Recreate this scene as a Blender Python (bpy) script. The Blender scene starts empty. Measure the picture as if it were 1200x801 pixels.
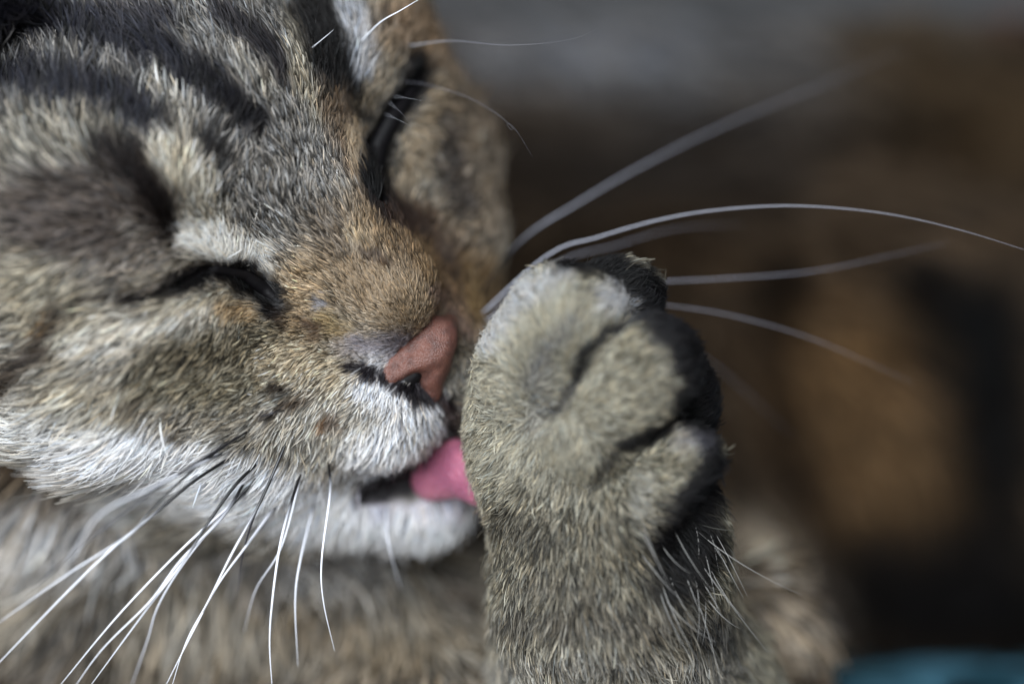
import bpy, math, random
import numpy as np

# ------------------------------------------------------------------ set-up
sc = bpy.context.scene
C = sc.collection
rng = np.random.default_rng(7)
random.seed(7)

MM = 0.1167e-3            # one design unit in metres (about 0.12 mm)
DIST = 2800.0             # camera to the plane in focus, design units
CX, CY = 600.0, 400.5     # optical axis in photograph pixels
GROUND = 520.0            # blanket level below the optical axis, design units


def W(P):
    """design frame (x right, y down, d away from camera) -> world metres"""
    P = np.asarray(P, dtype=np.float64)
    return np.stack([P[..., 0] * MM, P[..., 2] * MM, (GROUND - P[..., 1]) * MM], -1)


# camera
cam = bpy.data.cameras.new('camera')
cam.lens = 36.0 * DIST / 1200.0
cam.sensor_width = 36.0
cam.clip_start = 0.01
cam.clip_end = 50.0
cam.dof.use_dof = True
cam.dof.focus_distance = (DIST + 35) * MM
cam.dof.aperture_fstop = 3.8
cam.dof.aperture_blades = 9
camo = bpy.data.objects.new('camera', cam)
C.objects.link(camo)
camo.location = (0.0, -DIST * MM, GROUND * MM)
camo.rotation_euler = (math.radians(90), 0, 0)
sc.camera = camo

# dim room light
world = bpy.data.worlds.new('World')
sc.world = world
world.use_nodes = True
bg = world.node_tree.nodes['Background']
bg.inputs[0].default_value = (0.88, 0.93, 1.0, 1)
bg.inputs[1].default_value = 0.085


def area(name, loc, target, size, power, col):
    l = bpy.data.lights.new(name, 'AREA')
    l.shape = 'RECTANGLE'
    l.size, l.size_y = size
    l.energy = power
    l.color = col
    o = bpy.data.objects.new(name, l)
    C.objects.link(o)
    o.location = loc
    from mathutils import Vector
    d = Vector(target) - Vector(loc)
    o.rotation_euler = d.to_track_quat('-Z', 'Y').to_euler()
    return o


area('window_light', (-0.22, -0.57, 0.27), (-0.01, 0.02, 0.05), (0.65, 0.60), 14.0, (0.89, 0.945, 1.0))

sc.render.engine = 'CYCLES'
sc.view_settings.view_transform = 'Standard'
sc.view_settings.look = 'None'
sc.view_settings.gamma = 1.0
sc.view_settings.exposure = 0.0
sc.cycles.use_denoising = True
sc.cycles.max_bounces = 6
sc.cycles.diffuse_bounces = 3
sc.cycles.glossy_bounces = 3
sc.cycles.transmission_bounces = 6
sc.cycles.transparent_max_bounces = 4
sc.cycles.sample_clamp_indirect = 4.0
sc.cycles_curves.shape = 'RIBBONS'
sc.cycles_curves.subdivisions = 2

# ------------------------------------------------------------------ maths helpers


def unproj(px, py, d):
    px, py, d = np.asarray(px, float), np.asarray(py, float), np.asarray(d, float)
    k = (DIST + d) / DIST
    return np.stack([(px - CX) * k, (py - CY) * k, d + 0 * px], -1)


def proj(P):
    k = DIST / (DIST + P[:, 2])
    return P[:, 0] * k + CX, P[:, 1] * k + CY


def _hash(ix, iy, iz, seed):
    h = (ix.astype(np.uint32) * np.uint32(374761393)) ^ (iy.astype(np.uint32) * np.uint32(668265263)) \
        ^ (iz.astype(np.uint32) * np.uint32(2147483647)) ^ np.uint32(seed * 1274126177 & 0xffffffff)
    h = (h ^ (h >> np.uint32(13))) * np.uint32(1274126177)
    h = (h ^ (h >> np.uint32(16))) * np.uint32(2246822519)
    h = h ^ (h >> np.uint32(15))
    return h.astype(np.float64) / 4294967295.0 * 2 - 1


def noise(P, scale, seed=0):
    q = P / scale
    i = np.floor(q).astype(np.int64)
    f = q - i
    f = f * f * (3 - 2 * f)
    r = 0
    for a in (0, 1):
        for b in (0, 1):
            for c in (0, 1):
                w = (f[:, 0] if a else 1 - f[:, 0]) * (f[:, 1] if b else 1 - f[:, 1]) * (f[:, 2] if c else 1 - f[:, 2])
                r = r + w * _hash(i[:, 0] + a, i[:, 1] + b, i[:, 2] + c, seed)
    return r


def noise3(P, scale, seed=0):
    return np.stack([noise(P, scale, seed), noise(P, scale, seed + 11), noise(P, scale, seed + 23)], -1)


def sstep(a, b, x):
    t = np.clip((x - a) / (b - a), 0, 1)
    return t * t * (3 - 2 * t)


def lin(c):
    c = np.asarray(c, float) / 255.0
    return np.where(c <= 0.04045, c / 12.92, ((c + 0.055) / 1.055) ** 2.4)


def smin(a, b, k):
    h = np.clip(0.5 + 0.5 * (b - a) / k, 0, 1)
    return b + (a - b) * h - k * h * (1 - h)


def smax(a, b, k):
    return -smin(-a, -b, k)


def ell(P, c, r, M=None):
    q = P - np.asarray(c, P.dtype)
    if M is not None:
        q = q @ M.T.astype(P.dtype)
    r = np.asarray(r, P.dtype)
    k0 = np.linalg.norm(q / r, axis=1)
    k1 = np.linalg.norm(q / (r * r), axis=1) + 1e-9
    return k0 * (k0 - 1) / k1


def cone(P, a, b, ra, rb):
    a = np.asarray(a, P.dtype)
    b = np.asarray(b, P.dtype)
    ab = b - a
    t = np.clip(((P - a) @ ab) / (ab @ ab), 0, 1)
    return np.linalg.norm(P - a - t[:, None] * ab, axis=1) - (ra + (rb - ra) * t)


def chain(P, pts, rad):
    d = None
    for i in range(len(pts) - 1):
        e = cone(P, pts[i], pts[i + 1], rad[i], rad[i + 1])
        d = e if d is None else np.minimum(d, e)
    return d


def rotz(deg):
    a = math.radians(deg)
    return np.array([[math.cos(a), math.sin(a), 0], [-math.sin(a), math.cos(a), 0], [0, 0, 1.0]])


# ------------------------------------------------------------------ the head's own frame
EYE = unproj(360, 240, 95)
HR = np.array([0.65, -0.53, 0.55]); HR /= np.linalg.norm(HR)
HF = np.array([0.746, 0.276, -0.613]); HF -= HR * (HF @ HR); HF /= np.linalg.norm(HF)
HU = np.cross(HF, HR); HU /= np.linalg.norm(HU)
if HU[1] > 0:
    HU = -HU
HM = np.stack([HR, HU, HF])          # rows: right, up, forward


def H(r, u, f):
    return EYE + r * HR + u * HU + f * HF


def hell(P, c, r):
    return ell(P, H(*c), r, HM)


def head_base(P):
    d = hell(P, (0, 40, -290), (285, 235, 285))
    d = smin(d, cone(P, H(0, 70, -90), H(0, -95, 110), 118, 62), 70)
    for s in (-1, 1):
        d = smin(d, hell(P, (s * 165, 85, -105), (95, 75, 95)), 70)          # brow
        d = smin(d, hell(P, (s * 165, -10, -68), (102, 78, 86)), 34)          # closed eye
        d = smin(d, hell(P, (s * 243, -115, -150), (145, 138, 170)), 110)
        d = smin(d, hell(P, (s * 238, 45, -195), (134, 142, 130)), 90)
        d = smin(d, hell(P, (s * 130, -255, -20), (118, 90, 118)), 70)     # cheek
        d = smin(d, hell(P, (s * 165, -165, -25), (112, 98, 120)), 60)
        d = smin(d, cone(P, H(s * 92, -140, -10), H(s * 50, -230, 100) + np.array([4, 1, 0]), 92, 76), 45)   # whisker pad
        d = smin(d, cone(P, H(0, -385, 70), H(s * 150, -330, -150), 66, 110), 70)     # lower jaw
    d = smin(d, cone(P, H(0, -200, -200), H(0, -330, -60), 150, 90), 60)
    for s in (-1, 1):
        d = smin(d, cone(P, H(0, -388, 70), H(s * 105, -352, -10), 66, 88), 40)
    return d


def arm_sdf(P):
    u = unproj
    d = ell(P, u(659, 520, 95), (113, 150, 108), rotz(-12))
    d = smin(d, cone(P, u(630, 432, 28), u(664, 382, -18), 72, 70), 22)
    d = smin(d, cone(P, u(690, 500, -14), u(762, 428, -44), 58, 56), 9)
    d = smin(d, cone(P, u(745, 585, 0), u(800, 538, -28), 48, 38), 8)
    d = smin(d, ell(P, u(790, 470, 90), (48, 62, 70)), 16)
    d = smin(d, ell(P, u(720, 350, 75), (55, 45, 60)), 18)
    d = smin(d, ell(P, u(795, 620, 85), (52, 80, 66)), 20)
    d = smin(d, cone(P, u(700, 620, 100), u(712, 690, 118), 112, 122), 40)
    d = smin(d, chain(P, [u(712, 690, 118), u(742, 850, 270), u(690, 1020, 560)], [122, 188, 230]), 60)
    # cleft lines between the toes
    g = chain(P, [u(752, 372, -104), u(700, 396, -104), u(676, 440, -90), u(640, 486, -40)], [14, 13, 11, 6])
    g = np.minimum(g, chain(P, [u(808, 486, -90), u(745, 522, -86), u(700, 562, -52)], [13, 12, 7]))
    d = smax(d, -g, 9)
    return d


def torso_sdf(P):
    u = unproj
    d = ell(P, u(250, 850, 640), (520, 300, 330))                                   # chest
    d = smin(d, ell(P, u(500, 850, 440), (240, 170, 200)), 60)
    d = smin(d, ell(P, u(320, 730, 500), (320, 140, 180)), 60)
    d = smin(d, cone(P, H(0, -80, -330), u(120, 900, 800), 230, 330), 90)            # neck
    d = smin(d, ell(P, u(930, 560, 1330), (700, 520, 430)), 120)
    d = smin(d, ell(P, u(1330, 360, 1650), (520, 640, 420)), 60)                     # flank
    d = smin(d, ell(P, u(560, 330, 1560), (460, 430, 360)), 60)
    d = smin(d, ell(P, u(760, -190, 1560), (1100, 600, 380)), 40)                      # back and haunch
    d = smin(d, cone(P, u(80, 700, 1000), u(600, 620, 1500), 380, 400), 150)         # shoulders
    d = smin(d, cone(P, u(560, 820, 600), u(880, 735, 420), 130, 80), 60)            # resting foreleg
    return d


_cache = {}


def surf(px, py, f, d0=-400, d1=1500, lift=0.0):
    """walk along the line of sight to the first point where f < 0"""
    px = np.atleast_1d(np.asarray(px, float)); py = np.atleast_1d(np.asarray(py, float))
    d = np.full(px.shape, float(d0))
    for _ in range(90):
        v = f(unproj(px, py, d))
        d = np.minimum(d + 0.8 * (v - lift), d1)
    return unproj(px, py, d)


NEAR_SLIT_PX = [(98, 356), (140, 352), (182, 343), (215, 328), (250, 315), (285, 322), (308, 338), (328, 356)]
FAR_SLIT_PX = [(497, 84), (480, 110), (458, 140), (442, 170), (440, 200), (452, 238)]
NEAR_SLIT = surf(*np.array(NEAR_SLIT_PX).T, head_base)
FAR_SLIT = surf(*np.array(FAR_SLIT_PX).T, head_base)
MOUTH = [surf(432, 578, head_base)[0], surf(470, 572, head_base)[0], surf(515, 558, head_base)[0], H(20, -300, 60)]


def head_sdf(P):
    d = head_base(P)
    d = smax(d, -chain(P, NEAR_SLIT, [3, 4, 6, 9, 11, 12, 14, 8]), 8)
    d = smax(d, -chain(P, FAR_SLIT, [6, 11, 15, 16, 13, 6]), 12)
    d = smax(d, -chain(P, MOUTH, [14, 22, 26, 34]), 10)
    d = smax(d, -chain(P, [H(0, -215, 185), H(0, -300, 150)], [7, 9]), 9)             # philtrum
    for s in (-1, 1):                                                                 # ears, above the picture
        a, b = H(s * 170, 190, -250), H(s * 235, 420, -300)
        e = cone(P, a, b, 95, 14)
        d = smin(d, np.maximum(e, -cone(P, H(s * 185, 240, -205), H(s * 240, 430, -250), 72, 10)), 25)
    return d


def body_sdf(P):
    h, a, t = head_sdf(P), arm_sdf(P), torso_sdf(P)
    d = smin(h, t, 60)
    d = smin(d, np.maximum(a, -1e9), 10)
    return np.maximum(d, P[:, 1] - (GROUND - 6.0))


def nose_local(P):
    P = P - np.array([14.0, 12.0, 0.0], P.dtype)
    u = (P - EYE.astype(P.dtype)) @ HU.astype(P.dtype)
    return P - (u + 150)[:, None] * .38 * HR.astype(P.dtype)


def nose_sdf(P):
    P = nose_local(P)
    d = cone(P, H(0, -140, 142), H(0, -168, 150), 22, 24)
    for s in (-1, 1):
        d = smin(d, cone(P, H(s * 12, -146, 150), H(s * 50, -158, 128), 24, 16), 12)
        d = smin(d, cone(P, H(s * 8, -200, 148), H(s * 20, -196, 138), 13, 12), 8)
    d = smin(d, cone(P, H(0, -150, 156), H(0, -205, 152), 22, 13), 12)
    for s in (-1, 1):
        d = smax(d, -chain(P, [H(s * 30, -166, 180), H(s * 44, -176, 168), H(s * 76, -186, 144)], [15, 23, 16]), 5)
    d = smax(d, -cone(P, H(0, -150, 188), H(0, -215, 176), 4.5, 6.5), 5)
    return d


# ------------------------------------------------------------------ polygoniser (surface nets)


def polygonise(f, lo, hi, h, coarse=5, band=None):
    lo = np.asarray(lo, float)
    n = [int((hi[i] - lo[i]) / h / coarse) * coarse + 1 for i in range(3)]
    nc = [(k - 1) // coarse + 1 for k in n]
    ax = [lo[i] + np.arange(nc[i]) * h * coarse for i in range(3)]
    G = np.stack(np.meshgrid(*ax, indexing='ij'), -1).reshape(-1, 3).astype(np.float32)
    V = f(G).reshape(nc)
    full = np.repeat(np.repeat(np.repeat(V, coarse, 0), coarse, 1), coarse, 2)
    off = coarse // 2
    full = full[off:off + n[0], off:off + n[1], off:off + n[2]].astype(np.float32).copy()
    lim = h * coarse * (1.6 if band is None else band)
    idx = np.argwhere(np.abs(full) < lim)
    vals = np.empty(len(idx), np.float32)
    for s in range(0, len(idx), 400000):
        vals[s:s + 400000] = f((lo + idx[s:s + 400000] * h).astype(np.float32))
    full[idx[:, 0], idx[:, 1], idx[:, 2]] = vals
    S = full < 0
    cells = np.zeros([k - 1 for k in n], bool)
    acc = np.zeros([k - 1 for k in n], np.uint8)
    for a in (0, 1):
        for b in (0, 1):
            for c in (0, 1):
                acc += S[a:n[0] - 1 + a, b:n[1] - 1 + b, c:n[2] - 1 + c]
    cells = (acc > 0) & (acc < 8)
    ci = np.argwhere(cells)
    vid = -np.ones(cells.shape, np.int64)
    vid[cells] = np.arange(len(ci))
    # centroid of edge crossings
    num = np.zeros((len(ci), 3)); cnt = np.zeros(len(ci))
    corners = [(a, b, c) for a in (0, 1) for b in (0, 1) for c in (0, 1)]
    val = {k: full[ci[:, 0] + k[0], ci[:, 1] + k[1], ci[:, 2] + k[2]] for k in corners}
    for k in corners:
        for axis in range(3):
            if k[axis] == 0:
                k2 = list(k); k2[axis] = 1; k2 = tuple(k2)
                v0, v1 = val[k], val[k2]
                m = (v0 < 0) != (v1 < 0)
                t = np.where(m, v0 / np.where(m, v0 - v1, 1), 0)
                p = np.array(k, float)[None] + 0 * t[:, None]
                p[:, axis] += t
                num += p * m[:, None]; cnt += m
    verts = lo + (ci + num / cnt[:, None]) * h
    quads = []
    for axis in range(3):
        a1, a2 = (axis + 1) % 3, (axis + 2) % 3
        sl0 = [slice(None)] * 3; sl1 = [slice(None)] * 3
        sl0[axis] = slice(0, n[axis] - 1); sl1[axis] = slice(1, n[axis])
        e = S[tuple(sl0)] != S[tuple(sl1)]
        sgn = S[tuple(sl0)]
        ii = np.argwhere(e)
        ok = (ii[:, a1] > 0) & (ii[:, a2] > 0) & (ii[:, a1] < n[a1] - 1) & (ii[:, a2] < n[a2] - 1)
        ii = ii[ok]
        fl = sgn[ii[:, 0], ii[:, 1], ii[:, 2]]
        q = []
        for o1, o2 in ((0, 0), (1, 0), (1, 1), (0, 1)):
            c = ii.copy()
            c[:, a1] -= o1; c[:, a2] -= o2
            q.append(vid[c[:, 0], c[:, 1], c[:, 2]])
        q = np.stack(q, 1)
        q[fl] = q[fl][:, ::-1]
        quads.append(q)
    quads = np.concatenate(quads)
    quads = quads[(quads >= 0).all(1)]
    return verts, quads[:, ::-1]       # the world frame is mirrored in y


def make_mesh(name, verts, quads, mat, parent=None, colors=None):
    me = bpy.data.meshes.new(name)
    Wv = W(verts)
    me.vertices.add(len(Wv)); me.vertices.foreach_set('co', Wv.astype(np.float32).ravel())
    me.loops.add(quads.size); me.loops.foreach_set('vertex_index', quads.astype(np.int32).ravel())
    me.polygons.add(len(quads))
    me.polygons.foreach_set('loop_start', np.arange(len(quads), dtype=np.int32) * 4)
    me.polygons.foreach_set('use_smooth', np.ones(len(quads), bool))
    me.update(calc_edges=True)
    if colors is not None:
        at = me.color_attributes.new('coat', 'FLOAT_COLOR', 'POINT')
        at.data.foreach_set('color', np.c_[colors, np.ones(len(colors))].astype(np.float32).ravel())
    me.materials.append(mat)
    o = bpy.data.objects.new(name, me)
    C.objects.link(o)
    if parent is not None:
        o.parent = parent
    return o


def grad(f, P, e=2.0):
    g = np.stack([f(P + np.eye(3)[i] * e) - f(P - np.eye(3)[i] * e) for i in range(3)], -1)
    return g / (np.linalg.norm(g, axis=1, keepdims=True) + 1e-9)


# ------------------------------------------------------------------ coat markings, with some light and shade painted in
# each layer: polyline in the photograph's pixels, width, softness, colour, opacity, ticking (0 solid .. 1 banded)


def poly_dist(x, y, pts):
    if len(pts) == 1:
        return np.hypot(x - pts[0][0], y - pts[0][1])
    d = np.full(x.shape, 1e9)
    for (ax, ay), (bx, by) in zip(pts[:-1], pts[1:]):
        vx, vy = bx - ax, by - ay
        t = np.clip(((x - ax) * vx + (y - ay) * vy) / (vx * vx + vy * vy + 1e-9), 0, 1)
        d = np.minimum(d, np.hypot(x - ax - t * vx, y - ay - t * vy))
    return d


def S(pts, w, col, a=1.0, soft=None, tick=None):
    return (pts, w, col, a, (w * 0.35 if soft is None else soft), tick)


NAVY = (22, 22, 28)
HEAD_BASE = (134, 127, 115)
HEAD = [
    S([(60, 60), (300, 60)], 260, (104, 101, 97), 1, 60, 1.0),
    S([(330, 210)], 190, (126, 122, 117), 1, 50, 1.0),
    S([(120, 145), (20, 150)], 70, (128, 122, 110), .9, 30, 1.0),
    # forehead stripes
    S([(-20, 10), (40, 8)], 50, (22, 22, 28), .95, 22, .3),
    S([(60, 10), (120, 30), (180, 52)], 42, NAVY, .93, 14, .42),
    S([(-10, 78), (40, 86), (100, 92), (150, 112), (170, 132)], 42, NAVY, .93, 14, .42),
    S([(165, 40), (215, 78), (250, 88)], 30, NAVY, .86, 10, .4),
    S([(228, 74), (262, 106), (296, 140)], 34, (13, 12, 15), .95, 9, .3),
    S([(200, 132), (236, 156), (266, 180)], 24, (18, 16, 16), .95, 8, .2),
    S([(255, 8), (300, 40), (340, 84)], 30, (24, 22, 25), .9, 10, .2),
    S([(120, 8), (190, 18)], 30, (30, 29, 34), .85, 12, .3),
    S([(175, 86), (205, 110), (222, 140)], 26, (178, 172, 160), .7, 10, .8),
    S([(280, 55), (320, 100)], 20, (165, 158, 145), .6, 10, .8),
    S([(345, 20), (350, 80), (375, 130)], 26, (152, 142, 122), .8, 10, .8),
    # dark mark over the far eye, pale streak beside it
    S([(365, 10), (385, 50), (408, 100), (416, 118)], 54, (13, 11, 10), .98, 12, .1),
    S([(412, 10), (430, 50), (436, 80)], 30, (168, 170, 176), .9, 10, .4),
    S([(455, 50), (452, 90), (432, 118)], 26, (142, 128, 108), .8, 10, .5),
    S([(390, 110), (402, 150), (430, 205), (452, 240)], 34, (106, 88, 70), .9, 14, .6),
    S([(412, 142), (420, 178), (436, 214)], 18, (164, 144, 118), .95, 6, .2),
    S([(480, 20), (560, 60), (575, 130)], 80, (120, 98, 76), .9, 30, .6),
    # brow patch
    S([(40, 250), (110, 250), (160, 285)], 115, (78, 70, 65), .95, 26, .7),
    S([(128, 175), (165, 195), (190, 222), (208, 262)], 54, (18, 14, 13), .98, 12, .1),
    S([(60, 205), (120, 196)], 26, (60, 54, 50), .7, 12, .6),
    S([(145, 268), (160, 272)], 22, (170, 162, 150), .55, 10, .6),
    S([(110, 318), (160, 308), (195, 296)], 34, (142, 134, 124), .7, 14, .8),
    S([(196, 170), (225, 205), (240, 250)], 54, (186, 178, 162), .95, 14, .7),
    S([(205, 176), (210, 200)], 24, (140, 128, 104), .35, 10, .6),
    S([(225, 275), (262, 282), (296, 300)], 48, (226, 222, 214), .97, 12, .1),
    S([(150, 330), (195, 316), (222, 300)], 14, (150, 142, 126), .6, 7, .3),
    # nose bridge
    S([(430, 300), (500, 340)], 150, (140, 121, 98), .95, 40, .5),
    S([(350, 330), (340, 400)], 60, (150, 128, 100), .9, 24, .8),
    S([(378, 250), (395, 280)], 40, (104, 96, 88), .6, 16, .7),
    S([(415, 268), (450, 262)], 24, (196, 178, 150), .7, 10, .5),
    S([(425, 292), (455, 304)], 8, (60, 50, 44), .8, 4, .1),
    S([(455, 250), (510, 290), (540, 330)], 60, (98, 78, 56), .85, 24, .6),
    S([(520, 290), (560, 330), (572, 350)], 62, (112, 88, 60), .9, 22, .6),
    S([(450, 225), (480, 248), (520, 276), (545, 318)], 28, (44, 31, 24), .92, 12, .2),
    S([(550, 310), (560, 360)], 26, (126, 102, 68), .7, 12, .5),
    S([(520, 345), (545, 385)], 26, (96, 76, 66), .8, 12, .5),
    S([(405, 402), (440, 412), (470, 400)], 34, (118, 112, 118), .9, 14, .25),
    S([(382, 376), (400, 388)], 26, (132, 112, 78), .8, 10, .5),
    S([(358, 380), (364, 386)], 18, (58, 44, 34), .85, 8, .2),
    S([(368, 350), (374, 358)], 9, (104, 106, 118), .7, 3, .0),
    # cheek
    S([(20, 340), (70, 380)], 80, (150, 141, 122), .9, 30, .8),
    S([(90, 412), (160, 392), (250, 372)], 44, (196, 188, 174), .95, 14, .5),
    S([(262, 364), (286, 372)], 32, (178, 150, 114), .85, 10, .2),
    S([(170, 362), (215, 356), (262, 350)], 16, (182, 172, 152), .8, 7, .3),
    S([(190, 425), (260, 415), (310, 405)], 56, (98, 90, 74), .95, 22, .95),
    S([(160, 455), (260, 460), (310, 450)], 44, (116, 108, 90), .9, 18, .9),
    S([(58, 372), (40, 408), (8, 440), (-10, 456)], 24, (42, 34, 28), .9, 12, .3),
    S([(48, 378), (40, 392)], 14, (150, 118, 80), .7, 8, .3),
    S([(60, 470), (130, 500)], 60, (166, 156, 136), .8, 24, .8),
    S([(0, 505), (70, 520), (140, 530)], 54, (206, 204, 200), .85, 24, .4),
    S([(0, 590), (60, 568), (95, 560)], 34, (132, 118, 98), .55, 18, .4),
    S([(60, 545), (150, 540), (250, 560), (330, 585)], 50, (226, 225, 226), .9, 22, .15),
    S([(0, 640), (120, 610)], 60, (196, 196, 196), .8, 26, .3),
    S([(150, 480)], 15, (58, 50, 40), .85, 7, .2),
    S([(205, 512)], 13, (70, 60, 48), .8, 7, .2),
    # whisker pad
    S([(330, 430), (390, 440)], 60, (190, 174, 148), .9, 20, .6),
    S([(340, 500), (400, 520)], 90, (198, 190, 176), .95, 30, .55),
    S([(440, 455), (490, 470), (470, 520), (430, 545)], 66, (222, 221, 223), .97, 22, .3),
    S([(505, 500), (520, 512)], 36, (190, 190, 194), .8, 12, .4),
    S([(318, 461), (326, 460)], 15, (38, 32, 28), .9, 6, .1),
    S([(338, 476), (356, 470)], 14, (62, 50, 40), .85, 6, .1),
    S([(376, 500), (392, 498)], 16, (66, 52, 42), .85, 6, .1),
    S([(374, 504)], 10, (170, 120, 80), .7, 5, .1),
    S([(305, 487), (330, 482)], 9, (40, 34, 32), .8, 4, .1),
    S([(470, 500)], 6, (80, 78, 80), .8, 3, .1),
    S([(390, 550)], 7, (90, 84, 78), .7, 3, .1),
    S([(150, 548), (230, 572), (330, 600), (440, 622), (550, 628)], 74, (244, 244, 247), .98, 20, .05),
    S([(430, 600), (500, 598), (540, 600)], 24, (178, 172, 184), .7, 10, .1),
    # dark lips and lids
    S([(406, 428), (440, 442), (468, 450), (490, 466)], 15, (20, 17, 20), .95, 5, .0),
    S([(480, 460), (506, 470), (530, 476)], 18, (18, 15, 18), .95, 6, .0),
    S([(428, 582), (460, 566), (500, 560)], 26, (20, 17, 20), .98, 6, .0),
    S([(530, 482), (534, 505)], 18, (60, 48, 48), .8, 8, .1),
    S([(150, 350), (185, 345), (215, 331)], 12, (14, 12, 12), .95, 4, .0),
    S([(212, 331), (248, 314), (284, 321), (312, 340)], 20, (12, 10, 11), .98, 5, .0),
    S([(95, 352), (150, 350)], 8, (30, 26, 25), .8, 4, .0),
    S([(285, 325), (312, 342), (322, 358)], 36, (12, 11, 12), .97, 8, .0),
    S([(322, 366), (330, 380)], 14, (40, 32, 28), .7, 8, .2),
    # far cheek and far lower lid
    S([(545, 130), (560, 200), (560, 250)], 90, (124, 110, 94), .9, 24, .8),
    S([(520, 150), (530, 190), (545, 235)], 34, (66, 60, 56), .8, 14, .9),
    S([(512, 100), (500, 150), (482, 200)], 34, (150, 134, 112), .95, 12, .3),
    S([(496, 80), (478, 112), (458, 142), (442, 172), (438, 200), (450, 236)], 34, (10, 9, 11), .98, 8, .0),
    S([(450, 236), (480, 255)], 20, (40, 28, 22), .9, 10, .1),
]
ARM_BASE = (140, 134, 117)
ARM = [
    S([(640, 400), (620, 520), (640, 590)], 150, (150, 145, 129), .9, 40, .3),
    S([(668, 372), (640, 405), (622, 440)], 22, (120, 119, 118), .7, 10, .3),  # shaded diagonal across the upper toe, painted as grey
    S([(570, 400), (600, 345), (660, 318)], 30, (165, 165, 167), .8, 14, .1),  # light along the paw's upper left rim, painted into the fur
    S([(660, 350), (640, 380)], 30, (152, 146, 127), .6, 14, .2),
    S([(720, 345), (745, 350)], 40, (169, 169, 173), .8, 14, .2),
    S([(640, 430), (622, 500)], 26, (135, 133, 129), .6, 14, .3),
    S([(600, 640), (690, 660), (780, 650), (800, 720)], 130, (110, 104, 90), .9, 40, 1.0),
    S([(590, 620), (640, 640)], 34, (63, 59, 52), .55, 16, .9),
    S([(620, 690), (700, 700)], 30, (86, 82, 75), .55, 16, .9),
    S([(560, 740), (860, 740)], 40, (78, 73, 66), .7, 18, .8),
    S([(560, 790), (860, 790)], 40, (131, 127, 120), .8, 18, .7),
    S([(664, 298), (708, 302), (756, 328), (800, 376)], 38, (7, 6, 7), .95, 9, .1),
    S([(778, 362), (806, 400), (828, 440), (832, 480)], 58, (17, 16, 18), .97, 12, .1),
    S([(800, 470), (835, 520), (838, 570)], 26, (7, 6, 7), .95, 9, .05),
    S([(760, 370), (718, 386), (690, 410), (676, 440)], 12, (24, 24, 26), 0.92, 6, 0),  # toe cleft: dark fur and groove shade painted together
    S([(676, 440), (660, 468), (640, 486)], 9, (44, 43, 44), 0.85, 6, 0),
    S([(805, 486), (765, 508), (735, 524)], 15, (10, 9, 10), 0.95, 6, 0),  # lower toe cleft, again dark fur with shade painted in
    S([(735, 524), (705, 548), (698, 568)], 9, (44, 42, 41), 0.85, 6, 0),
    S([(800, 515), (826, 520)], 24, (127, 125, 137), .4, 10, .1),
    S([(842, 560), (815, 600), (790, 640)], 54, (15, 14, 16), .95, 14, .15),
    S([(830, 640), (812, 680), (790, 690)], 54, (7, 6, 7), .9, 16, .2),
    S([(820, 740), (850, 760)], 26, (46, 45, 45), .7, 14, .4),
    S([(750, 600), (755, 560)], 26, (156, 153, 144), .6, 12, .2),
]
TORSO_BASE = (64, 52, 40)  # brown coat of the far body, darkened to stand in for shade
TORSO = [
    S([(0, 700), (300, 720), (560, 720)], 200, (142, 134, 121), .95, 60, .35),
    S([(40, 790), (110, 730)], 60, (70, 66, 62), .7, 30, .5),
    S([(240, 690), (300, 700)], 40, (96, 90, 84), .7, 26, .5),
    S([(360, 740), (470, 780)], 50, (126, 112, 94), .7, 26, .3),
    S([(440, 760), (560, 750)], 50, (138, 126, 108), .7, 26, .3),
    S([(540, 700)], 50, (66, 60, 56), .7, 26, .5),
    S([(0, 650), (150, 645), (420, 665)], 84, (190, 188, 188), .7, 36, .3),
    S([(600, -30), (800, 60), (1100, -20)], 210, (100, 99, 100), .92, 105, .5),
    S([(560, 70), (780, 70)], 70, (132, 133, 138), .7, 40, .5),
    S([(620, 190), (760, 190), (900, 210)], 100, (40, 35, 31), .8, 50, .2),  # painted shadow in the valley between back and flank
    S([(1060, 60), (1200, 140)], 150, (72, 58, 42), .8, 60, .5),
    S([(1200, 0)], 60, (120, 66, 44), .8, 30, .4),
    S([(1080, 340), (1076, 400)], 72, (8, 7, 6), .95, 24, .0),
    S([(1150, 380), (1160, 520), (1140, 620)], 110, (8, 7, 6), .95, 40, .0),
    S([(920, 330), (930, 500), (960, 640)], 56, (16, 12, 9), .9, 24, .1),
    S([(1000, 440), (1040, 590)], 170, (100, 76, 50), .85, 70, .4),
    S([(1040, 700), (1180, 720)], 150, (12, 10, 9), .93, 60, .0),  # shadow low on the flank, painted black
    S([(880, 650), (940, 740)], 100, (184, 168, 148), .95, 40, .6),  # resting foreleg, colour lightened to offset the forearm's shadow
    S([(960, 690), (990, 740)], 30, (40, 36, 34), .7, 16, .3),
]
PAINT = [(HEAD_BASE, HEAD), (ARM_BASE, ARM), (TORSO_BASE, TORSO)]


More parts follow.
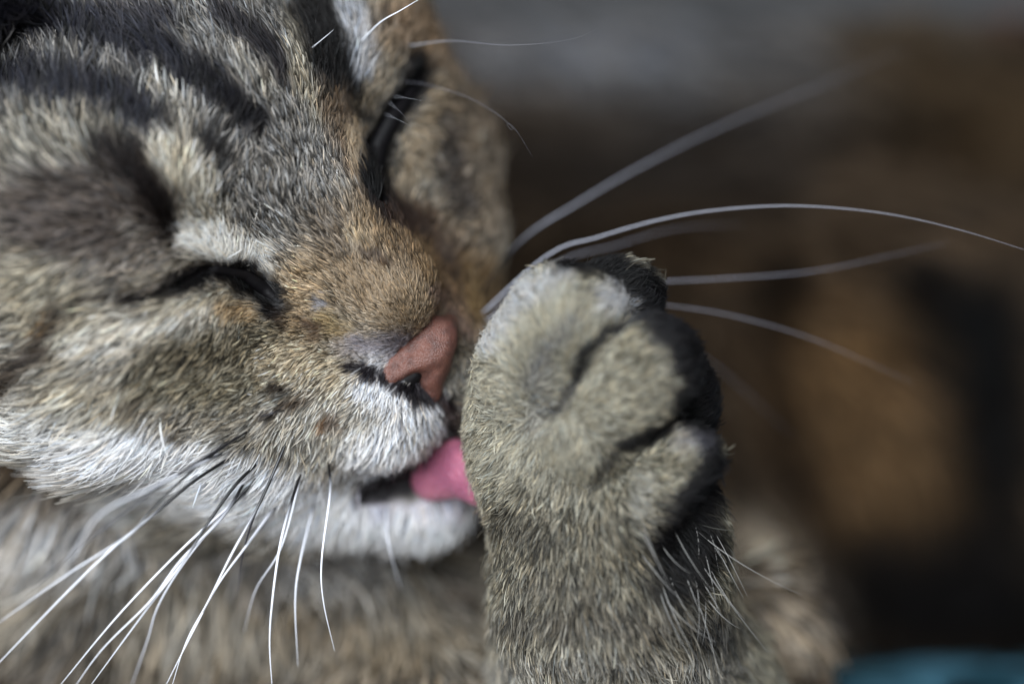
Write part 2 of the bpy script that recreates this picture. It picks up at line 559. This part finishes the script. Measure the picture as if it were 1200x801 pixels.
def coat(P, comp, wob=7.0):
    """colour (sRGB 0..255) and ticking of the coat at points P"""
    x, y = proj(P)
    x = x + wob * noise(P, 16, 3) + wob * .6 * noise(P, 6, 4)
    y = y + wob * noise(P, 16, 5) + wob * .6 * noise(P, 6, 6)
    col = np.zeros((len(P), 3)); tick = np.zeros(len(P))
    for k, (base, layers) in enumerate(PAINT):
        m = comp == k
        if not m.any():
            continue
        xx, yy = x[m], y[m]
        c = np.tile(np.array(base, float), (m.sum(), 1)); t = np.full(m.sum(), .8)
        for pts, w, cc, a, soft, tk in layers:
            d = poly_dist(xx, yy, pts)
            al = a * (1 - sstep(w / 2 - soft, w / 2 + soft, d))
            c += (np.array(cc, float) - c) * al[:, None]
            if tk is not None:
                t += (tk - t) * al
        col[m] = c; tick[m] = t
    return col, tick


# fur lie: (x, y, dx, dy, length, lift) at places on the photograph
FLOW = [
    # head
    np.array([
        (500, 370, -.6, -.7, 9, .22), (430, 330, -.6, -.75, 12, .24), (400, 230, -.4, -.9, 22, .32), (470, 290, -.1, -.9, 15, .3),
        (340, 240, -.35, -.9, 32, .42), (300, 100, -.5, -.85, 46, .5), (200, 50, -.4, -.9, 56, .55), (60, 120, -.1, -1, 58, .55),
        (20, 180, -.4, -.9, 56, .5), (120, 150, .0, -1, 52, .5), (230, 210, .42, -.9, 44, .45), (250, 180, .3, -.95, 44, .45),
        (180, 230, -.5, -.7, 22, .4), (130, 240, -.95, -.25, 36, .35), (60, 250, -.95, -.1, 46, .35), (150, 280, -.9, .1, 30, .35),
        (90, 320, -.7, .6, 44, .35), (185, 305, -.9, .35, 24, .3), (275, 285, -.45, -.85, 28, .35), (240, 272, -.85, -.4, 28, .3),
        (300, 310, -.3, -.9, 18, .3), (200, 375, -.7, .7, 30, .3), (270, 370, -.5, .8, 20, .3), (250, 410, -.8, .6, 28, .35),
        (150, 450, -.72, .7, 42, .4), (60, 470, -.9, .4, 60, .4), (30, 540, -1, .15, 80, .4), (330, 420, -.9, .4, 22, .35),
        (350, 370, -.95, .1, 14, .26), (330, 300, -.8, -.5, 17, .3), (400, 470, -.7, .7, 24, .4), (440, 450, -.35, .9, 22, .4),
        (400, 540, -.35, .93, 32, .45), (470, 520, -.05, 1, 30, .5), (510, 505, .45, .85, 26, .5), (530, 480, .8, .6, 24, .5),
        (450, 620, -.12, 1, 46, .45), (540, 620, .2, 1, 46, .45), (300, 600, -.4, .9, 60, .4), (150, 580, -.9, .4, 80, .4),
        (560, 320, .6, -.5, 22, .35), (560, 200, .55, -.5, 36, .4), (500, 160, .5, .4, 26, .35), (545, 260, .6, -.3, 28, .4),
        (390, 60, -.1, -1, 40, .4), (430, 60, .3, -.9, 36, .45), (470, 30, .5, -.8, 40, .4), (425, 160, .2, -.9, 16, .3),
        (540, 100, .6, -.5, 36, .4), (10, 20, -.3, -.9, 64, .55), (430, 410, -.9, -.2, 9, .3)], float),
    # arm and paw
    np.array([
        (560, 470, -.75, .2, 26, .45), (590, 350, -.55, -.4, 26, .4), (650, 430, .1, -.7, 24, .35), (720, 360, .7, -.5, 26, .35),
        (730, 450, .7, -.4, 24, .35), (800, 420, .8, -.3, 28, .35), (790, 560, .7, -.4, 26, .35), (650, 540, -.2, .8, 26, .4),
        (570, 570, -.7, .6, 32, .45), (600, 640, -.4, .9, 38, .45), (690, 650, .05, 1, 40, .45), (790, 650, .6, .8, 46, .45),
        (830, 600, .6, .6, 40, .4), (680, 760, .1, 1, 50, .45), (800, 740, .5, .85, 54, .5), (600, 740, -.3, .9, 46, .45)], float),
    # torso
    np.array([
        (0, 700, -.6, .8, 110, .4), (300, 700, -.2, 1, 100, .4), (550, 720, .1, 1, 90, .4), (900, 680, .5, .8, 80, .4),
        (700, 50, .8, .3, 120, .35), (1100, 60, .9, .3, 120, .35), (1000, 450, .5, .8, 120, .35), (1150, 600, .3, .9, 120, .35)], float),
]


def lie(P, comp):
    x, y = proj(P)
    out = np.zeros((len(P), 4))
    for k in range(3):
        m = comp == k
        if not m.any():
            continue
        f = FLOW[k]
        acc = np.zeros((m.sum(), 4)); ws = np.zeros(m.sum())
        for row in f:
            w = 1 / (((x[m] - row[0]) ** 2 + (y[m] - row[1]) ** 2) + 300.0) ** 1.5
            acc += w[:, None] * row[2:]; ws += w
        out[m] = acc / ws[:, None]
    return out


# ------------------------------------------------------------------ materials


def new_mat(name):
    m = bpy.data.materials.new(name)
    m.use_nodes = True
    nt = m.node_tree
    nt.nodes.clear()
    out = nt.nodes.new('ShaderNodeOutputMaterial')
    return m, nt, out


def coat_mat(name, hair, shine=.42):
    m, nt, out = new_mat(name)
    at = nt.nodes.new('ShaderNodeAttribute')
    at.attribute_name = 'coat'
    if hair:
        h = nt.nodes.new('ShaderNodeBsdfHairPrincipled')
        h.parametrization = 'COLOR'
        h.inputs['Roughness'].default_value = 0.42
        h.inputs['Radial Roughness'].default_value = 0.5
        h.inputs['Coat'].default_value = 0.0
        h.inputs['Random Roughness'].default_value = 0.2
        nt.links.new(at.outputs['Color'], h.inputs['Color'])
        d = nt.nodes.new('ShaderNodeBsdfDiffuse')
        nt.links.new(at.outputs['Color'], d.inputs['Color'])
        mx = nt.nodes.new('ShaderNodeMixShader')
        mx.inputs[0].default_value = shine
        h.inputs['IOR'].default_value = 1.44
        nt.links.new(d.outputs[0], mx.inputs[1]); nt.links.new(h.outputs[0], mx.inputs[2])
        nt.links.new(mx.outputs[0], out.inputs[0])
    else:
        b = nt.nodes.new('ShaderNodeBsdfPrincipled')
        b.inputs['Roughness'].default_value = 0.8
        nt.links.new(at.outputs['Color'], b.inputs['Base Color'])
        nt.links.new(b.outputs[0], out.inputs[0])
    return m


fur_mat = coat_mat('fur', True)
coarse_mat = coat_mat('coarse_fur', True, .15)
skin_mat = coat_mat('undercoat', False)


def flesh_mat(name, col, col2, scale, rough, sss, spec=0.5, bump=0.4):
    m, nt, out = new_mat(name)
    N = nt.nodes.new
    tc = N('ShaderNodeTexCoord')
    vo = N('ShaderNodeTexVoronoi'); vo.inputs['Scale'].default_value = scale
    no = N('ShaderNodeTexNoise'); no.inputs['Scale'].default_value = scale * .12; no.inputs['Detail'].default_value = 4
    nt.links.new(tc.outputs['Object'], vo.inputs['Vector']); nt.links.new(tc.outputs['Object'], no.inputs['Vector'])
    rp = N('ShaderNodeMix'); rp.data_type = 'RGBA'
    rp.inputs['A'].default_value = (*lin(col), 1); rp.inputs['B'].default_value = (*lin(col2), 1)
    mr = N('ShaderNodeMapRange'); mr.inputs['From Min'].default_value = .4; mr.inputs['From Max'].default_value = .62
    nt.links.new(no.outputs['Fac'], mr.inputs['Value']); nt.links.new(mr.outputs[0], rp.inputs['Factor'])
    bu = N('ShaderNodeBump'); bu.inputs['Strength'].default_value = bump; bu.inputs['Distance'].default_value = 0.0002
    nt.links.new(vo.outputs['Distance'], bu.inputs['Height'])
    b = N('ShaderNodeBsdfPrincipled')
    b.inputs['Roughness'].default_value = rough
    b.inputs['Specular IOR Level'].default_value = spec
    b.inputs['Subsurface Weight'].default_value = sss
    b.inputs['Subsurface Radius'].default_value = (1.0, .35, .25)
    b.inputs['Subsurface Scale'].default_value = 0.0012
    nt.links.new(rp.outputs['Result'], b.inputs['Base Color'])
    nt.links.new(bu.outputs[0], b.inputs['Normal'])
    nt.links.new(b.outputs[0], out.inputs[0])
    return m


# ------------------------------------------------------------------ the cat
cat = bpy.data.objects.new('cat', None)
C.objects.link(cat)
cat['label'] = 'brown tabby cat with eyes shut licking its raised front paw'
cat['category'] = 'cat'


def component(P):
    h, a, t = head_sdf(P), arm_sdf(P), torso_sdf(P)
    return np.argmin(np.stack([h, a, t], 1), axis=1)


verts, quads = polygonise(body_sdf, (-1150, -560, -260), (1750, 470, 2200), 8.5, 5)
comp_v = component(verts)
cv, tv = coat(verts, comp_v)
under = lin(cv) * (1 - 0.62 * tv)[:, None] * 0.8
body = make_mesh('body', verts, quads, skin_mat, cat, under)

# --- fur
A, B, Cc, Dd = (verts[quads[:, i]] for i in range(4))
nrm = np.cross(Cc - A, Dd - B)
ar = np.linalg.norm(nrm, axis=1) * .5
nrm /= (np.linalg.norm(nrm, axis=1, keepdims=True) + 1e-9)
cen = (A + B + Cc + Dd) / 4
if (nrm[:2000] * grad(body_sdf, cen[:2000])).sum() < 0:
    nrm = -nrm
view = cen - np.array([0, 0, -DIST]); view /= np.linalg.norm(view, axis=1, keepdims=True)
facing = -(nrm * view).sum(1)
qx, qy = proj(cen)
inside = (qx > -140) & (qx < 1340) & (qy > -140) & (qy < 900)
compq = component(cen)


def flesh_clear(P):
    """bare places: nose leather, lip line, mouth"""
    m = np.ones(len(P), bool)
    m &= nose_sdf(P) > -4.0
    m &= chain(P, MOUTH, [14, 22, 26, 34]) > 3
    m &= chain(P, FAR_SLIT, [4, 8, 11, 12, 10, 4]) > 2
    m &= chain(P, NEAR_SLIT, [1, 2, 3, 4, 5, 5, 6, 3]) > 1
    return m


def fur(name, k, n_vis, n_rest, width, npt, seed):
    r = np.random.default_rng(seed)
    sel = compq == k
    vis = sel & inside & (facing > -0.35)
    rest = sel & ~vis & (cen[:, 1] < GROUND - 15)
    Pl, Nl, wl, ll = [], [], [], []
    for msk, n, wm in ((vis, n_vis, 1.0), (rest, n_rest, 3.0)):
        ids = np.nonzero(msk)[0]
        if not len(ids) or n == 0:
            continue
        pr = ar[ids] * np.clip(30.0 / lie(cen[ids], np.full(len(ids), k))[:, 2], .6, 2.6)
        pr /= pr.sum()
        pick = ids[r.choice(len(ids), n, p=pr)]
        u, v = r.random(n), r.random(n)
        p = (A[pick] * ((1 - u) * (1 - v))[:, None] + B[pick] * (u * (1 - v))[:, None] + Cc[pick] * (u * v)[:, None] + Dd[pick] * ((1 - u) * v)[:, None])
        Pl.append(p); Nl.append(nrm[pick]); wl.append(np.full(n, wm)); ll.append(np.full(n, 1.0 if wm == 1 else 1.3))
    P = np.concatenate(Pl); w = np.concatenate(wl); lm = np.concatenate(ll)
    keep = flesh_clear(P)
    P, w, lm = P[keep], w[keep], lm[keep]
    N = grad(body_sdf, P, 5.0)
    n = len(P)
    cid = np.full(n, k)
    L4 = lie(P, cid)
    T = np.c_[L4[:, :2], np.zeros(n)]
    T += .22 * noise3(P, 55, 31) + .22 * noise3(P, 20, 41) + .13 * r.normal(size=(n, 3))
    T -= N * (T * N).sum(1, keepdims=True)
    T /= (np.linalg.norm(T, axis=1, keepdims=True) + 1e-6)
    Ln = L4[:, 2] * lm * (0.72 + 0.45 * r.random(n) ** 1.3) * (1 + .22 * noise(P, 40, 51)) * (.82 if k == 1 else 1.0)
    lift = np.clip(L4[:, 3] + .14 * r.normal(size=n) + .12 * noise(P, 26, 61), .05, 1.1)
    stray = r.random(n) < .015
    Ln[stray] *= 1.35; lift[stray] *= 1.5
    # tufts: tips drift together
    tuft = noise3(P, 11 if k < 2 else 40, 71)
    tuft -= N * (tuft * N).sum(1, keepdims=True)
    curl = np.cross(N, T) * (r.normal(size=n) * .10)[:, None]
    t = np.linspace(0, 1, npt)
    pts = np.empty((n, npt, 3))
    for j, tt in enumerate(t):
        pts[:, j] = P + Ln[:, None] * (T * (tt * np.cos(lift))[:, None] + N * (np.sin(lift) * (tt - .38 * tt * tt))[:, None]
                                       + (.24 * tuft + curl) * tt ** 1.7) - N * 1.0
    mid = pts[:, int(npt * .7)]
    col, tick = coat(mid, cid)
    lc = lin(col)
    # per hair tone
    var = np.exp(r.normal(size=n) * (.12 + .26 * tick) - .02)
    darkhair = r.random(n) < .42 * tick
    var[darkhair] *= .22
    palehair = (~darkhair) & (r.random(n) < .22 * tick)
    var[palehair] *= 1.8
    warm = 1 + r.normal(size=n)[:, None] * .05 * np.array([1, 0, -1.4])
    base = lc * var[:, None] * warm
    cols = np.empty((n, npt, 3))
    ph = .08 * r.normal(size=n)
    for j, tt in enumerate(t):
        band = .10 + 1.30 * sstep(.34, .70, tt + ph) - .40 * sstep(.90, 1.04, tt + ph)
        fac = (1 - tick) * (.80 + .25 * tt) + tick * band
        cols[:, j] = base * fac[:, None]
    cols = np.clip(cols, .004, .90)
    rad = width * w[:, None] * np.clip((Ln / 34.0) ** .4, .62, 1.15)[:, None] * (1 - .78 * t[None] ** 1.8) * (0.8 + .4 * r.random(n))[:, None]
    hc = bpy.data.hair_curves.new(name)
    hc.add_curves([npt] * n)
    Wp = W(pts.reshape(-1, 3)).astype(np.float32)
    hc.attributes['position'].data.foreach_set('vector', Wp.ravel())
    ra = hc.attributes.get('radius') or hc.attributes.new('radius', 'FLOAT', 'POINT')
    ra.data.foreach_set('value', (rad * MM).astype(np.float32).ravel())
    ca = hc.attributes.new('coat', 'FLOAT_COLOR', 'POINT')
    ca.data.foreach_set('color', np.concatenate([cols.reshape(-1, 3), np.ones((n * npt, 1))], 1).astype(np.float32).ravel())
    hc.materials.append(fur_mat if k < 2 else coarse_mat)
    o = bpy.data.objects.new(name, hc)
    C.objects.link(o)
    o.parent = cat
    o['kind'] = 'stuff'
    return o


fur('head_fur', 0, 150000, 9000, 1.05, 6, 1)
fur('paw_fur', 1, 85000, 3000, .8, 6, 2)
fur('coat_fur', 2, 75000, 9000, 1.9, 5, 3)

# --- long pale wisps behind the wrist
rw = np.random.default_rng(9)
WN, WP = 24, 9
wx, wy = rw.uniform(745, 835, WN), rw.uniform(600, 690, WN)
root = surf(wx, wy, arm_sdf)
dirx = rw.normal(.45, .25, WN); ln = rw.uniform(50, 105, WN)
tt = np.linspace(0, 1, WP)
pts = root[:, None] + ln[:, None, None] * np.stack([
    dirx[:, None] * tt + .35 * (tt ** 2) * rw.normal(.1, .5, WN)[:, None],
    .95 * tt - .25 * tt ** 2 * rw.normal(0, 1, WN)[:, None],
    np.tile(-.55 * tt + .55 * tt ** 2, (WN, 1))], -1)
hc = bpy.data.hair_curves.new('wrist_fringe')
hc.add_curves([WP] * WN)
hc.attributes['position'].data.foreach_set('vector', W(pts.reshape(-1, 3)).astype(np.float32).ravel())
ra = hc.attributes.get('radius') or hc.attributes.new('radius', 'FLOAT', 'POINT')
ra.data.foreach_set('value', (np.tile(.4 * (1 - .8 * tt ** 2), WN) * MM).astype(np.float32))
ca = hc.attributes.new('coat', 'FLOAT_COLOR', 'POINT')
ca.data.foreach_set('color', np.tile(np.array([.42, .41, .39, 1], np.float32), WN * WP))
hc.materials.append(fur_mat)
o = bpy.data.objects.new('wrist_fringe', hc)
C.objects.link(o); o.parent = cat; o['kind'] = 'stuff'

# --- nose leather
pink = flesh_mat('nose_leather', (106, 70, 60), (84, 55, 48), 5600, .34, .2, .5, .6)


nv, nq = polygonise(nose_sdf, H(0, -160, 130) - 130, H(0, -160, 130) + 130, 2.6, 5)
nose = make_mesh('nose', nv, nq, pink, cat)
dark = flesh_mat('dark_skin', (13, 11, 13), (8, 7, 9), 3000, .55, .0, .2, .1)


def nostril_sdf(s):
    def f(P):
        return chain(nose_local(P), [H(s * 27, -166, 144), H(s * 46, -175, 130), H(s * 74, -182, 106)], [14, 18, 10])
    return f


for s in (-1, 1):
    c0 = H(s * 50, -170, 150) + np.array([14, 12, 0])
    v_, q_ = polygonise(nostril_sdf(s), c0 - 70, c0 + 70, 3, 5)
    o = make_mesh('nostril', v_, q_, dark, nose)

# --- dark eyelid rims
def rim_sdf(L, rads, push):
    Q = L + np.array([0, 0, push])
    return lambda P: chain(P, Q, rads)


for L, rads, push, hh in ((NEAR_SLIT, [1.5, 2, 3, 4.5, 6.5, 7, 8, 5], 13.0, 2.0), (FAR_SLIT, [5, 9, 12, 13, 11, 5], 9.0, 3.5)):
    v_, q_ = polygonise(rim_sdf(L, rads, push), L.min(0) - 30, L.max(0) + 30, hh, 5)
    make_mesh('eyelid_rim', v_, q_, dark, cat)

# --- tongue
tongue_m = flesh_mat('tongue_flesh', (170, 102, 122), (140, 80, 102), 1700, .3, .35, .5, 1.0)


def tongue_sdf(P):
    u = unproj
    a, b, c = u(506, 560, 200), u(536, 552, 168), u(584, 568, 122)
    up = u(516, 520, 172) - u(520, 560, 172)
    d = chain(P, [a, b, c], [26, 25, 22])
    d2 = chain(P, [a + up * .55, b + up * .55, c + up * .2], [18, 18, 16])
    d3 = chain(P, [a - up * .2, b - up * .35, c - up * .5], [18, 18, 16])
    return smin(smin(d, d2, 14), d3, 14)


c0 = unproj(528, 556, 168)
v_, q_ = polygonise(tongue_sdf, c0 - 120, c0 + 120, 3, 5)
make_mesh('tongue', v_, q_, tongue_m, cat)

# --- whiskers: tapered stiff hairs


def ramp_mat():
    m, nt, out = new_mat('whisker_hair')
    at = nt.nodes.new('ShaderNodeAttribute'); at.attribute_name = 'coat'
    b = nt.nodes.new('ShaderNodeBsdfPrincipled')
    b.inputs['Roughness'].default_value = .32
    b.inputs['Specular IOR Level'].default_value = .6
    b.inputs['Subsurface Weight'].default_value = 0
    nt.links.new(at.outputs['Color'], b.inputs['Base Color'])
    nt.links.new(b.outputs[0], out.inputs[0])
    return m


whisker_m = ramp_mat()


def spline(K, n):
    K = np.asarray(K, float)
    if len(K) == 2:
        return K[0] + np.linspace(0, 1, n)[:, None] * (K[1] - K[0])
    seg = np.r_[0, np.cumsum(np.linalg.norm(np.diff(K, axis=0), axis=1))]
    E = np.vstack([2 * K[0] - K[1], K, 2 * K[-1] - K[-2]])
    s = np.linspace(0, seg[-1], n)
    i = np.clip(np.searchsorted(seg, s, side='right') - 1, 0, len(K) - 2)
    t = ((s - seg[i]) / (seg[i + 1] - seg[i]))[:, None]
    p0, p1, p2, p3 = E[i], E[i + 1], E[i + 2], E[i + 3]
    return .5 * (2 * p1 + (p2 - p0) * t + (2 * p0 - 5 * p1 + 4 * p2 - p3) * t * t + (3 * p1 - p0 - 3 * p2 + p3) * t ** 3)


def strand(name, K, rad, cols, n=36, sides=7):
    """tapered tube through points K; cols: list of (t, sRGB)"""
    Q = spline(K, n)
    tan = np.gradient(Q, axis=0); tan /= np.linalg.norm(tan, axis=1, keepdims=True)
    ref = np.array([.3, .2, 1.0]); ref /= np.linalg.norm(ref)
    a = np.cross(tan, ref); a /= np.linalg.norm(a, axis=1, keepdims=True)
    b = np.cross(tan, a)
    t = np.linspace(0, 1, n)
    rr = rad * np.minimum(1, .75 + t * 4) * (1 - .90 * t ** 1.5)
    ang = np.arange(sides) * 2 * math.pi / sides
    V = Q[:, None] + rr[:, None, None] * (np.cos(ang)[None, :, None] * a[:, None] + np.sin(ang)[None, :, None] * b[:, None])
    V = V.reshape(-1, 3)
    q = []
    for i in range(n - 1):
        for j in range(sides):
            q.append((i * sides + j, i * sides + (j + 1) % sides, (i + 1) * sides + (j + 1) % sides, (i + 1) * sides + j))
    ts = np.array([c[0] for c in cols]); cc = np.array([lin(c[1]) for c in cols])
    col = np.stack([np.interp(t, ts, cc[:, k]) for k in range(3)], -1)
    return make_mesh(name, V, np.array(q), whisker_m, cat, np.repeat(col, sides, 0))


BLK, WHT, GRY = (10, 9, 11), (222, 224, 232), (120, 120, 128)


def near_whisker(pts, dend, rad, black=.35, bow=0.0, dark_all=False):
    base = surf(pts[0][0], pts[0][1], head_sdf)[0]
    d0 = base[2] - 12
    n = len(pts)
    K = []
    seg = np.r_[0, np.cumsum([math.dist(pts[i], pts[i + 1]) for i in range(n - 1)])]
    for i, (x, y) in enumerate(pts):
        t = seg[i] / seg[-1]
        K.append(unproj(x, y, d0 + (dend - d0) * t - (42 + bow) * 4 * t * (1 - t) ** 1.3))
    cols = [(0, BLK), (1, (70, 70, 78))] if dark_all else [(0, BLK), (max(black - .08, 0), BLK), (black + .08, WHT), (1, WHT)]
    if black <= 0:
        cols = [(0, WHT), (1, WHT)]
    strand('whisker', K, rad, cols)


NW = [
    ([(289, 506), (240, 536), (192, 566), (136, 608), (92, 642), (24, 704)], -90, 2.0, .3, True),
    ([(267, 520), (224, 552), (176, 598), (152, 626), (80, 672), (-20, 742)], -40, 1.7, .42, False),
    ([(268, 537), (224, 566), (176, 606), (132, 642), (72, 700), (-30, 806)], 0, 2.1, .33, False),
    ([(300, 544), (276, 568), (244, 612), (216, 656), (176, 708), (100, 811)], 20, 2.1, .42, False),
    ([(288, 562), (262, 604), (212, 656), (176, 704), (120, 760), (80, 815)], 0, 2.0, .16, False),
    ([(292, 574), (240, 618), (192, 664), (132, 728), (60, 815)], 10, 1.9, .05, False),
    ([(334, 522), (316, 564), (298, 604), (284, 652), (278, 700)], 110, 1.9, .3, True),
    ([(326, 588), (288, 640), (256, 684), (228, 736), (188, 815)], 10, 1.9, .04, False),
    ([(330, 530), (306, 586), (272, 648), (244, 704), (218, 752), (198, 815)], 50, 1.9, .3, False),
    ([(352, 556), (339, 596), (328, 640), (320, 696), (316, 752), (320, 820)], 20, 2.0, .22, False),
    ([(368, 590), (352, 656), (346, 704), (349, 780)], 90, 1.7, .02, False),
    ([(385, 544), (387, 576), (377, 656), (379, 704), (392, 762)], 60, 1.7, .18, False),
    ([(300, 560), (230, 640), (188, 704), (172, 752), (150, 815)], 150, 1.8, .2, False),
    ([(262, 530), (180, 570), (116, 604), (78, 664)], -160, 1.8, .1, False),
    ([(333, 481), (318, 484), (303, 489)], 20, 1.6, .3, True),
    ([(408, 648), (418, 676), (440, 700), (470, 724)], 190, 1.2, 0, False),
    ([(352, 560), (330, 640), (300, 690), (286, 740)], 140, 1.4, 0, False),
    ([(452, 600), (456, 640), (470, 690)], 190, 1.1, 0, False),
]
for pts, dend, rad, blk, dk in NW:
    near_whisker(pts, dend, rad, blk, 0, dk)

FWK = [
    ([(545, 372), (606, 286), (680, 236), (760, 190), (850, 146), (950, 105), (1060, 58)], 190, 470, 2.6, .13),
    ([(540, 390), (640, 300), (700, 278), (770, 258), (840, 246), (930, 241), (1030, 249), (1120, 268), (1215, 297)], 190, 60, 2.5, .0),
    ([(540, 390), (650, 310), (720, 288), (790, 268), (870, 262)], 210, 330, 1.9, .0),
    ([(540, 390), (660, 332), (760, 330), (850, 326), (950, 318), (1040, 300), (1110, 284)], 180, 240, 2.3, .0),
    ([(540, 390), (680, 352), (800, 360), (880, 375), (960, 400), (1070, 448)], 180, 220, 2.1, .0),
    ([(580, 395), (700, 380), (810, 412), (870, 455), (930, 512)], 200, 400, 2.0, .0),
    ([(590, 310), (640, 262), (720, 210), (800, 160)], 200, 420, 1.4, .9),
]
for pts, d0, d1, rad, blk in FWK:
    seg = np.r_[0, np.cumsum([math.dist(pts[i], pts[i + 1]) for i in range(len(pts) - 1)])]
    K = [unproj(x, y, d0 + (d1 - d0) * s / seg[-1]) for (x, y), s in zip(pts, seg)]
    cols = [(0, (176, 178, 190)), (1, (130, 130, 140))] if blk <= 0 else [(0, BLK), (blk, BLK), (min(blk + .1, .99), (176, 178, 190)), (1, (130, 130, 140))]
    strand('whisker', K, rad * .42, cols, n=48)

BROW = [
    ([(366, 56), (378, 46), (391, 35)], 1.0, 40, [(0, WHT), (1, WHT)]),
    ([(424, 48), (446, 26), (470, 12), (500, -6)], 1.3, -60, [(0, WHT), (1, WHT)]),
    ([(476, 54), (530, 48), (600, 53), (680, 43), (732, 8)], .42, 40, [(0, WHT), (.35, GRY), (1, (40, 36, 34))]),
    ([(472, 96), (500, 99), (548, 114), (580, 132), (597, 146), (602, 152), (597, 151), (594, 144), (600, 147), (610, 160), (624, 184)], .22, 30, [(0, GRY), (1, GRY)]),
    ([(462, 113), (478, 115), (494, 118)], .26, 20, [(0, WHT), (1, WHT)]),
    ([(456, 120), (470, 132), (482, 146)], .24, 20, [(0, WHT), (1, GRY)]),
    ([(452, 134), (466, 140), (482, 148)], .24, 20, [(0, WHT), (1, WHT)]),
    ([(373, 0), (371, 18), (368, 40)], .6, 10, [(0, BLK), (1, BLK)]),
    ([(131, 212), (146, 222), (160, 232)], .7, 5, [(0, BLK), (1, BLK)]),
]
for pts, rad, out_, cols in BROW:
    d0 = surf(pts[0][0], pts[0][1], head_sdf)[0][2]
    K = [unproj(x, y, d0 - 14 - max(d0 - 60, out_) * min(1, (i / (len(pts) - 1)) * 2.2)) for i, (x, y) in enumerate(pts)]
    strand('brow_hair', K, rad, cols, n=40, sides=6)

# ------------------------------------------------------------------ added cloth surface bouncing neutral light up, then the blanket
bounce_m = flesh_mat('seat_cloth', (120, 112, 104), (96, 90, 84), 1500, .9, 0, .2, .5)
nx, ny = 60, 60
gx, gy = np.meshgrid(np.linspace(-6000, 6000, nx), np.linspace(-2600, 6000, ny), indexing='ij')
gp = np.stack([gx, 0 * gx, gy], -1).reshape(-1, 3)
gp[:, 1] = GROUND + 8 - 10 * noise(gp, 900, 15)
ix = np.arange(nx * ny).reshape(nx, ny)
bq = np.stack([ix[:-1, :-1], ix[1:, :-1], ix[1:, 1:], ix[:-1, 1:]], -1).reshape(-1, 4)
bounce_seat = make_mesh('ground', gp, bq, bounce_m)
bounce_seat['kind'] = 'structure'

nx, ny = 200, 160
gx, gy = np.meshgrid(np.linspace(150, 3600, nx), np.linspace(120, 2600, ny), indexing='ij')
gp = np.stack([gx, 0 * gx, gy], -1).reshape(-1, 3)
hgt = 30 * noise(gp, 420, 5) + 16 * noise(gp, 170, 6) + 7 * noise(gp, 70, 8)
roll = 14 * np.exp(-((gp[:, 0] - 480) / 130) ** 2 - ((gp[:, 2] - 620) / 240) ** 2) + 26 * np.exp(-((gp[:, 0] - 740) / 150) ** 2 - ((gp[:, 2] - 680) / 240) ** 2)
gp[:, 1] = GROUND - 14 - hgt * .5 - roll
ix = np.arange(nx * ny).reshape(nx, ny)
bq = np.stack([ix[:-1, :-1], ix[1:, :-1], ix[1:, 1:], ix[:-1, 1:]], -1).reshape(-1, 4)
m, nt, out = new_mat('blanket_cloth')
N = nt.nodes.new
tc = N('ShaderNodeTexCoord')
no = N('ShaderNodeTexNoise'); no.inputs['Scale'].default_value = 52; no.inputs['Detail'].default_value = 3; no.inputs['Distortion'].default_value = .6
nt.links.new(tc.outputs['Object'], no.inputs['Vector'])
cr = N('ShaderNodeValToRGB')
cr.color_ramp.interpolation = 'EASE'
el = cr.color_ramp.elements
el[0].position = .38; el[0].color = (*lin((10, 22, 28)), 1)
el[1].position = .72; el[1].color = (*lin((110, 140, 96)), 1)
for p, c in ((.42, (20, 58, 70)), (.52, (86, 138, 160)), (.62, (26, 74, 80))):
    e = el.new(p); e.color = (*lin(c), 1)
nt.links.new(no.outputs['Fac'], cr.inputs[0])
wv = N('ShaderNodeTexNoise'); wv.inputs['Scale'].default_value = 1800
nt.links.new(tc.outputs['Object'], wv.inputs['Vector'])
bu = N('ShaderNodeBump'); bu.inputs['Strength'].default_value = .6; bu.inputs['Distance'].default_value = .0006
nt.links.new(wv.outputs['Fac'], bu.inputs['Height'])
b = N('ShaderNodeBsdfPrincipled'); b.inputs['Roughness'].default_value = .9
b.inputs['Specular IOR Level'].default_value = .2
nt.links.new(cr.outputs[0], b.inputs['Base Color']); nt.links.new(bu.outputs[0], b.inputs['Normal'])
nt.links.new(b.outputs[0], out.inputs[0])
bl = make_mesh('blanket', gp, bq, m)
bl['label'] = 'teal patterned blanket under the cat, showing at lower right'
bl['category'] = 'blanket'
